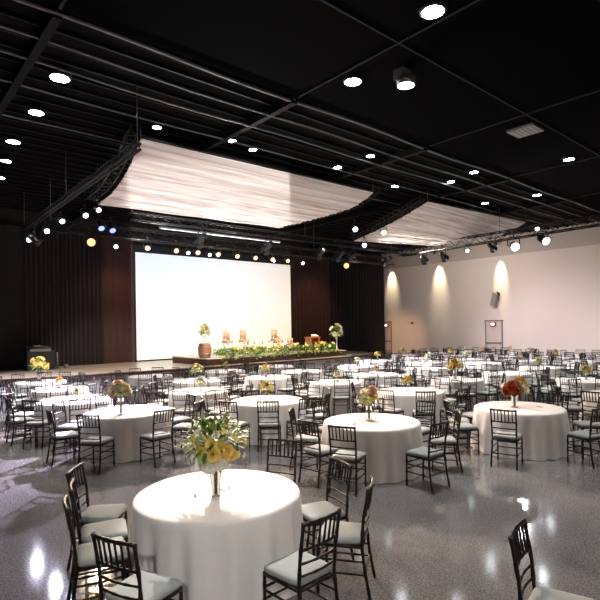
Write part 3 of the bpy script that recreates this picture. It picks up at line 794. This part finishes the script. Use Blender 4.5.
def leafshape(b,base,dirn,L,w,mi=0,droop=.25):
    d=Vector(dirn).normalized(); s=d.cross(Vector((0,0,1)));
    s=s.normalized() if s.length>1e-4 else Vector((1,0,0)); n=s.cross(d)
    vs=[]
    for u in range(5):
        t=u/4; c=Vector(base)+d*L*t-Vector((0,0,droop*L*t*t)); ww=w*math.sin(PI*min(1,.06+.94*t)) if u<4 else 0.001
        vs+= [c-s*ww+n*ww*.25,c,c+s*ww+n*ww*.25]
    b.add(vs,[(u*3+v,u*3+v+1,u*3+v+4,u*3+v+3) for u in range(4) for v in range(2)],mi,True)
FL={}
def flower_mesh(kind,m):
    key=(kind,m.name)
    if key not in FL: FL[key]={'rose':rose,'hydrangea':hydrangea,'lily':lily}[kind]().mesh(kind,m)
    return FL[key]
BL_NAMES={'rose':'rose','hydrangea':'hydrangea','lily':'lily_bloom'}
def vase_mesh(prof): b=MB(); inner=[(max(r-.004,.001),z+.004) for r,z in reversed(prof)]; b.lathe(prof+inner,24); return b
def arrangement(loc,label,prof,zc,rx,rz_,blooms,nleaf,seed,leafmats=(0,),leafL=.13,leafw=.016,nsprig=0,elmin=-.45):
    root=empty('flower_arrangement',loc); r=random.Random(seed)
    vase_mesh(prof).obj('vase',M_glass,root)
    st=MB(); top=prof[-1][1]
    for k in range(10):
        a=2*PI*k/10; st.tube([(.012*math.cos(a),.012*math.sin(a),.02),(.02*math.cos(a+1),.02*math.sin(a+1),top),(rx*.5*math.cos(a+1.3),rx*.5*math.sin(a+1.3),zc)],.0035,5)
    st.obj('stems',M_stem,root)
    lf=MB()
    for k in range(nleaf):
        a=r.uniform(0,2*PI); el=r.uniform(elmin,1.25); d=Vector((math.cos(a)*math.cos(el),math.sin(a)*math.cos(el),math.sin(el)))
        q=r.uniform(.25,.95); base=Vector((d.x*rx*q*.8,d.y*rx*q*.8,zc+d.z*rz_*q*.8))
        d2=(d+Vector((r.uniform(-.5,.5),r.uniform(-.5,.5),r.uniform(-.3,.4)))).normalized()
        leafshape(lf,base,d2,leafL*r.uniform(.6,1.25),leafw*r.uniform(.7,1.3),r.choice(leafmats))
    for k in range(nsprig):
        a=r.uniform(0,2*PI); el=r.uniform(-.1,1.2); d=Vector((math.cos(a)*math.cos(el),math.sin(a)*math.cos(el),math.sin(el)))
        p=Vector((0,0,zc))+Vector((d.x*rx*.5,d.y*rx*.5,d.z*rz_*.5)); e=Vector((0,0,zc))+Vector((d.x*rx*1.12,d.y*rx*1.12,d.z*rz_*1.1-.02))
        lf.tube([p,(p+e)/2+Vector((0,0,.02)),e],.002,4,1)
        for j in range(9):
            t=.2+.8*j/8; c=p.lerp(e,t); dd=Vector((r.uniform(-1,1),r.uniform(-1,1),r.uniform(-.2,.8))); leafshape(lf,c,dd,.035,.009,1)
    f=lf.obj('foliage',[M_leaf,M_leaf2],root)
    for kind,m,px,py,pz,s in blooms:
        me=flower_mesh(kind,m); o=link(BL_NAMES[kind],me,root,(px,py,pz)); d=Vector((px,py,(pz-zc)+.05)); 
        o.rotation_euler=d.to_track_quat('Z','Y').to_euler(); o.scale=(s,)*3
    return tag(root,label,'flower arrangement','table flower arrangements')
def camvec(l,f,z): v=rgt*l+fwd*f; return (v.x,v.y,z)   # l to the right, f away, in metres, for composing the bouquets as they face the camera
B=[]
def bl(kind,m,l,f,z,s): B.append((kind,m,*camvec(l,f,z),s))
# nearest table: tall glass, white hydrangea low in front, apricot roses, yellow and cream above
B=[]
for l,f,z,s in ((-.03,-.15,.33,.95),(.06,-.13,.34,.8),(.0,-.10,.36,.9)): bl('hydrangea',M_white,l,f,z,s)
for l,f,z,s in ((-.09,-.20,.46,.85),(.02,-.22,.44,.95),(.13,-.18,.46,.95),(.0,-.2,.52,.75),(.08,-.2,.50,.8),(.17,-.14,.42,.8)): bl('rose',M_gold,l,f,z,s)
for l,f,z,s in ((-.04,-.16,.57,.9),(.01,-.08,.69,.8),(-.19,-.10,.54,.9),(.20,-.12,.55,.8),(.28,-.1,.52,.8),(.09,-.12,.62,.9),(.22,-.14,.42,.8),(-.14,-.18,.56,.8),(-.03,-.06,.66,.8),(.13,-.08,.66,.7)): bl('lily',M_yellow,l,f,z,s)
for l,f,z,s in ((.04,-.16,.60,.8),(-.13,-.14,.62,.9),(-.25,-.1,.46,.8),(-.29,-.06,.53,.8),(.15,-.14,.59,.8),(-.21,-.15,.38,.8),(.27,-.1,.40,.7),(-.06,-.04,.72,.7),(-.17,-.16,.48,.8),(-.22,-.05,.62,.8)): bl('lily',M_cream,l,f,z,s)
TRUMPET=[(.001,0),(.042,0),(.042,.01),(.038,.03),(.041,.10),(.050,.19),(.068,.29)]
BB=list(B)
t1=arrangement((2.45,4.07,.762),'tall orange, yellow and white bouquet in a glass vase on the nearest table',TRUMPET,.48,.31,.26,BB,210,1,(0,0,1),.16,.017,44,-.12)
# loose yellow bouquet
B=[]
rr2=random.Random(5)
for k in range(26):
    a=rr2.uniform(0,2*PI); e_=rr2.uniform(-.3,1.3); q=rr2.uniform(.7,1); bl('lily',M_yellow if k%3 else M_cream,.19*math.cos(a)*math.cos(e_)*q-.02,.19*math.sin(a)*math.cos(e_)*q,.36+.17*math.sin(e_)*q,rr2.uniform(.9,1.3))
for l,f,z,s in ((.03,-.12,.44,1.2),(.06,-.05,.52,1.1)): bl('rose',M_pink,l,f,z,s)
arrangement((6.2,5.5,.762),'loose yellow orchid bouquet in a clear glass on the middle table',[(.001,0),(.05,0),(.052,.01),(.05,.05),(.055,.15),(.065,.24)],.36,.2,.18,list(B),60,2,(1,0,1),.12,.014,6)
# rust-red bouquet
B=[]
for l,f,z,s in ((-.08,-.08,.38,1.7),(-.03,-.1,.33,1.6),(-.12,-.04,.30,1.5),(.0,-.02,.43,1.5),(-.17,0,.35,1.3),(.03,.05,.40,1.3)): bl('rose',M_red,l,f,z,s)
for l,f,z,s in ((.10,-.12,.36,1.9),(.09,-.06,.44,1.4)): bl('rose',M_cream,l,f,z,s)
for l,f,z,s in ((.17,-.05,.43,1.2),(.2,.0,.31,1.2),(.13,.02,.50,1.1),(.05,-.02,.50,1.1)): bl('rose',M_orange,l,f,z,s)
for l,f,z,s in ((-.22,-.03,.40,1.0),(-.2,.03,.30,1.1),(.24,-.03,.34,.9)): bl('lily',M_white,l,f,z,s)
arrangement((9.0,4.45,.762),'rust-red and cream bouquet in a footed glass bowl on the right-hand table',[(.001,0),(.06,0),(.055,.01),(.025,.03),(.03,.07),(.06,.12),(.085,.2)],.34,.24,.17,list(B),90,3,(0,1,1),.11,.014,8)
# cream bouquet
B=[]
for l,f,z,s in ((-.07,-.08,.44,1.5),(.02,-.09,.46,1.6),(.10,-.07,.42,1.4),(-.02,-.03,.54,1.4),(.08,0,.52,1.3),(-.13,0,.48,1.3)): bl('rose',M_cream,l,f,z,s)
for l,f,z,s in ((.14,-.05,.48,1.2),(.0,-.02,.60,1.2),(.17,.02,.40,1.2),(-.17,-.03,.40,1.0)): bl('lily',M_yellow,l,f,z,s)
for l,f,z,s in ((-.11,-.10,.37,1.2),(-.05,-.04,.58,1.1)): bl('rose',M_pink,l,f,z,s)
arrangement((3.52,9.1,.762),'cream and yellow bouquet in a rounded glass vase on the left table',[(.001,0),(.045,0),(.05,.01),(.075,.08),(.08,.13),(.055,.22),(.07,.28)],.42,.2,.17,list(B),80,4,(0,0,1),.12,.015,6)
# small distant arrangements: one mesh each, four kinds
def far_bouquet(seed,cols):
    b=MB(); r=random.Random(seed)
    b.lathe([(.001,0),(.05,0),(.045,.1),(.065,.22)],10,mi=4)
    for k in range(95):
        a=r.uniform(0,2*PI); el=r.uniform(-.4,1.3); d=Vector((math.cos(a)*math.cos(el),math.sin(a)*math.cos(el),math.sin(el)))
        leafshape(b,Vector((0,0,.32))+d*.08,d,r.uniform(.10,.19),.016,r.choice((2,3)))
    for k in range(20):
        a=r.uniform(0,2*PI); el=r.uniform(-.3,1.4); d=Vector((math.cos(a)*math.cos(el),math.sin(a)*math.cos(el),math.sin(el)))
        c=Vector((0,0,.33))+d*r.uniform(.10,.20); q=d.to_track_quat('Z','Y').to_matrix(); s=r.uniform(.65,1.15); src=FSRC[k%2]
        o0=len(b.v); b.v+=[tuple(c+q@(Vector(v)*s)) for v in src.v]; b.f+=[tuple(i+o0 for i in f) for f in src.f]; b.m+=[k%2 if r.random()<.7 else 0]*len(src.f); b.sm+=src.sm
    return b.mesh('flower_arrangement',[cols[0],cols[1],M_leaf,M_leaf2,M_glass])
FSRC=[lily(1),rose(2)]
FB=[(far_bouquet(1,(M_yellow,M_cream)),'yellow and cream'),(far_bouquet(2,(M_orange,M_yellow)),'orange and yellow'),(far_bouquet(3,(M_cream,M_white)),'cream and white'),(far_bouquet(4,(M_pink,M_orange)),'peach and orange')]
pick={4:1,5:1,6:1,18:1,19:3,20:2,21:2,16:0,12:0,8:1,9:2}
for n,i in enumerate(order):
    if i<4: continue
    k=pick.get(i,(i*3+1)%4); me,cn=FB[k]; x,y=TABLES[i]
    if i not in pick and i%3==2: continue
    s={18:1.25,6:.95,16:.9}.get(i,.5+.22*((i*37)%10)/10)
    o=link('flower_arrangement',me,None,(x+.06*math.sin(i),y+.06*math.cos(i),.762),i*1.3); o.scale=(s,s,s*(1.15 if k==1 else 1.0))
    tag(o,'small %s bouquet on the %s'%(cn,TREF[i]),'flower arrangement','table flower arrangements')
# things on the nearest table
def knife(x,y,z,rz,label):
    t=empty('table_knife',(x,y,z),rz); b=MB(); b.tube([(-.11,0,.006),(-.02,0,.006)],[.006,.007],8); b.obj('handle',M_grey,t); b=MB(); b.box((.05,0,.005),(.14,.018,.003)); b.obj('blade',M_steel,t); tag(t,label,'knife')
knife(2.34,4.27,.763,1.15,'slim steel knife lying left of the vase on the nearest table')
t=empty('table_number_stand',camvec(0,0,0)); t.location=(2.62,4.19,.763)
b=MB(); b.tube([(.05*math.cos(a*PI/6),.05*math.sin(a*PI/6),.003) for a in range(12)],.0025,5,closed=True); b.obj('base',M_steel,t)
b=MB(); b.tube([(.05,0,.003),(.03,0,.05),(0,0,.10),(-.02,0,.12),(0,0,.145),(.02,0,.12),(0,0,.105)],.0025,5); b.obj('wire_loop',M_steel,t)
tag(t,'thin curled wire stand right of the vase on the nearest table','wire stand')
def patch(x,y,rz,label):
    b=MB(); b.box((0,0,.002),(.16,.05,.003)); o=b.obj('dark_patch',M_trimgrey,None,(x,y,.763)); o.rotation_euler=(0,0,rz); tag(o,label,'patch')  # thin flat dark piece lying on the tablecloth
patch(3.93,9.32,-.2,'small dark card lying on the cloth right of the cream bouquet')
patch(3.45,8.75,.3,'small dark card lying on the cloth in front of the cream bouquet')
patch(9.35,4.15,.9,'small dark card lying on the cloth right of the rust-red bouquet')
patch(5.8,5.45,.5,'small dark card lying on the cloth left of the yellow bouquet')

# ------------------------------------------------------------------ things on the stage
t=empty('equipment_case',(4.95,20.7,.80)); b=MB(); b.box((0,0,.36),(.95,.6,.72)); b.obj('body',M_black,t); b=MB(); b.box((-.03,-.05,.79),(.72,.55,.10),0,0,Matrix.Rotation(.16,3,'X')); b.obj('sloping_top',M_grey,t); b=MB(); b.box((-.1,-.05,.90),(.25,.2,.05)); b.obj('lid_handle',M_grey,t)
tag(t,'black equipment case with sloping grey top on the left of the stage','equipment case')
t=empty('slim_stand',(5.62,20.85,.80)); b=MB(); b.lathe([(0,.02),(.14,.02),(.14,0)],14); b.obj('base',M_black,t); b=MB(); b.tube([(0,0,.01),(0,0,.62)],.035,8); b.obj('post',M_grey,t)
tag(t,'slim grey upright stand beside the black equipment case','stand')
t=empty('floor_lamp_can',(5.9,20.7,.80)); b=MB(); b.lathe([(0,.16),(.06,.15),(.08,.08),(.07,0)],14); b.obj('body',M_grey,t); b=MB(); b.box((0,0,.01),(.2,.12,.02)); b.obj('foot',M_black,t)
tag(t,'small round grey lamp on the stage floor by the slim stand','floor lamp')
# barrel with flowers
t=empty('wine_barrel',(10.28,17.75,RZ)); b=MB(); b.lathe([(0,0),(.20,0),(.255,.16),(.27,.30),(.255,.44),(.205,.58),(0,.58)],24); b.obj('staves',M_barrel,t)
for z,r in ((.05,.222),(.17,.262),(.42,.262),(.53,.228)):
    b=MB(); b.lathe([(r,z-.02),(r+.006,z-.02),(r+.006,z+.02),(r,z+.02)],24); b.obj('hoop',M_grey,t)
tag(t,'oak wine barrel standing at the left end of the raised platform','barrel')
o=link('flower_arrangement',FB[0][0],None,(10.28,17.75,RZ+.58)); o.scale=(1.35,1.35,1.4); tag(o,'yellow bouquet standing on the oak barrel','flower arrangement')
# garland along the platform
g=MB(); r=random.Random(21); bl_=MB()
for k in range(2600):
    x=r.uniform(10.55,17.2); yy=17.45+r.gauss(0,.13); z=r.uniform(.0,.30)*(1-min(1,abs(yy-17.45)/.4)*.6)
    if k%6==0: yy=17.07; z=-.15+r.uniform(0,.15)
    leafshape(g,(x,yy,RZ+.03+z),(r.uniform(-1,1),r.uniform(-1,.6),r.uniform(-.1,1)),r.uniform(.10,.22),r.uniform(.02,.04),0 if r.random()<.55 else 1)
G=g.obj('flower_garland',[M_leaf,M_leaf2]); tag(G,'long garland of green and yellow foliage along the platform edge','garland')
for k in range(70):
    x=r.uniform(10.7,17.1); src=FSRC[k%2]; c=Vector((x,17.38+r.gauss(0,.1),RZ+.12+r.uniform(.0,.26))); s=r.uniform(1.0,1.7); q=Vector((r.uniform(-1,1),r.uniform(-1,0),r.uniform(.1,1))).to_track_quat('Z','Y').to_matrix()
    o0=len(bl_.v); bl_.v+=[tuple(c+q@(Vector(v)*s)) for v in src.v]; bl_.f+=[tuple(i+o0 for i in f) for f in src.f]; bl_.m+=[0 if r.random()<.75 else 1]*len(src.f); bl_.sm+=src.sm
tag(bl_.obj('blossoms',[M_yellow,M_cream],G),kind='stuff')
# speakers' chairs, low table, lectern
def lounge_chair(x,y,rz,h,label,m):
    t=empty('stage_chair',(x,y,RZ),rz); t.scale=(.72,.9,1); b=MB(); b.box((0,0,h*.55),(.46,.44,.10)); b.obj('seat',m,t)
    b=MB(); n=8; vs=[]
    for i in range(n+1):
        a=PI*(.15+.7*i/n); 
        for z in(h*.62,h): 
            for rr3 in(.23,.27): vs.append((rr3*math.cos(a),-rr3*math.sin(a)+.02,z))
    fs=[]
    for i in range(n):
        o=i*4; p=o+4; fs+=[(o,p,p+2,o+2),(o+1,o+3,p+3,p+1),(o+2,p+2,p+3,o+3),(o,o+1,p+1,p)]
    fs+=[(0,2,3,1),(n*4,n*4+1,n*4+3,n*4+2)]
    b.add(vs,fs,0,True); b.obj('backrest',m,t)
    for sx in(-1,1):
        for sy in(-1,1):
            b=MB(); b.tube([(sx*.18,sy*.17,h*.52),(sx*.22,sy*.2,0)],.018,6); b.obj('leg',M_whitep,t)
    b=MB(); b.box((0,-.2,h*.6),(.06,.03,.16)); b.obj('back_support',M_whitep,t)
    tag(t,label,'chair')
lounge_chair(12.1,18.9,PI,1.03,'tan stool with curved back, leftmost on the platform before the screen',M_tan)
lounge_chair(12.97,18.9,PI,1.05,'tan stool with curved back, second from left on the platform',M_tan)
lounge_chair(14.78,18.9,PI,1.03,'tan stool with curved back, third from left on the platform',M_tan)
lounge_chair(15.15,19.2,PI,.72,'low tan chair behind the garland, left of two',M_tan)
lounge_chair(15.75,18.9,PI,.60,'low tan chair behind the garland, right of two',M_tan)
lounge_chair(18.5,18.7,PI*.8,.72,'dark low chair right of the lectern by the black drape',M_black) if False else None
t=empty('low_table',(13.75,18.35,RZ)); b=MB(); b.box((0,0,.40),(2.3,.5,.04)); b.obj('top',M_whitep,t)
for sx in(-1,1):
    for sy in(-1,1): b=MB(); b.tube([(sx*1.05,sy*.2,.38),(sx*1.05,sy*.2,0)],.02,6); b.obj('leg',M_whitep,t)
tag(t,'long low white table behind the garland on the platform','table')
for k in range(6):
    x=12.75+k*.4; t=empty('drinking_glass',(x,18.3+.06*(k%2),RZ+.42)); b=MB(); b.lathe([(.001,.0),(.032,0),(.036,.13),(.032,.13),(.028,.008)],12); b.obj('bowl',M_glass,t); b=MB(); b.lathe([(.03,.01),(.031,.08),(0,.08)],12); b.obj('water',M_glass,t)
    tag(t,'clear glass on the low white stage table, %s from left'%ordn[k],'glass','glasses on the stage table')
t=empty('lectern',(16.85,18.6,RZ)); b=MB()
for sx in(-1,1): b=MB(); b.box((sx*.27,0,.30),(.06,.40,.60)); b.obj('side_panel',M_lect,t)
b=MB(); b.box((0,.14,.30),(.5,.04,.58)); b.obj('back_panel',M_lect,t); b=MB(); b.box((0,0,.62),(.66,.46,.05)); b.obj('top',M_lect,t)
tag(t,'orange-brown wooden lectern at the right end of the platform','lectern')
b=MB(); b.box((0,0,.02),(.34,.26,.012),0,0,Matrix.Rotation(.35,3,'X')); b.box((0,.1,-.01),(.3,.03,.06)); o=b.obj('open_folder',M_paper,None,(17.02,18.6,RZ+.70)); tag(o,'white open folder lying on the wooden lectern','folder')
for x,l in ((17.35,'dark monitor wedge left of the tall white flowers'),(18.3,'dark monitor wedge right of the tall white flowers')):
    t=empty('stage_monitor',(x,18.95 if x<18 else 19.3,RZ if x<17.7 else .80)); b=MB(); b.add([(-.25,-.2,0),(.25,-.2,0),(.25,.2,0),(-.25,.2,0),(-.25,-.05,.36),(.25,-.05,.36),(.25,.2,.36),(-.25,.2,.36)],[(3,2,1,0),(4,5,6,7),(0,1,5,4),(2,3,7,6),(1,2,6,5),(3,0,4,7)]); b.obj('cabinet',M_black,t); b=MB(); b.box((0,-.145,.18),(.42,.012,.3),0,0,Matrix.Rotation(-.39,3,'X')); b.obj('grille',M_grey,t); tag(t,l,'stage monitor')
# tall flower stand
t=empty('tall_flower_arrangement',(17.45,17.5,RZ)); b=MB(); b.lathe([(0,0),(.09,0),(.09,.015),(.03,.04),(.028,.45),(.06,.62),(.055,.62),(.02,.45)],16); b.obj('vase',M_whitep,t)
lf=MB(); r=random.Random(9)
for k in range(150):
    a=r.uniform(0,2*PI); el=r.uniform(-.6,1.4); d=Vector((math.cos(a)*math.cos(el),math.sin(a)*math.cos(el),math.sin(el))); leafshape(lf,Vector((0,0,.85))+Vector((d.x*.16,d.y*.16,d.z*.25)),d,r.uniform(.12,.24),.03,r.choice((0,1,1)))
lf.obj('foliage',[M_leaf,M_leaf2],t)
for k in range(20):
    a=r.uniform(0,2*PI); el=r.uniform(-.4,1.4); d=Vector((math.cos(a)*math.cos(el),math.sin(a)*math.cos(el),math.sin(el))); o=link('rose' if k%2 else 'lily_bloom',flower_mesh('rose' if k%2 else 'lily',M_white if k%3 else M_cream),t,(d.x*.27,d.y*.27,.88+d.z*.36)); o.scale=(1.8,)*3; o.rotation_euler=d.to_track_quat('Z','Y').to_euler()
tag(t,'tall white and green flower arrangement in a white vase at the platform end','flower arrangement')

# ------------------------------------------------------------------ world and view
w=bpy.data.worlds.new('hall_air'); sc.world=w; w.use_nodes=True; w.node_tree.nodes['Background'].inputs[0].default_value=(.02,.02,.022,1)
sc.view_settings.view_transform='Standard'; sc.view_settings.look='None'; sc.view_settings.gamma=1; sc.view_settings.exposure=.72
sc.view_settings.use_curve_mapping=False
sc.cycles.max_bounces=6; sc.cycles.diffuse_bounces=3; sc.cycles.glossy_bounces=3; sc.cycles.transmission_bounces=6; sc.cycles.sample_clamp_indirect=6; sc.cycles.caustics_reflective=False; sc.cycles.caustics_refractive=False
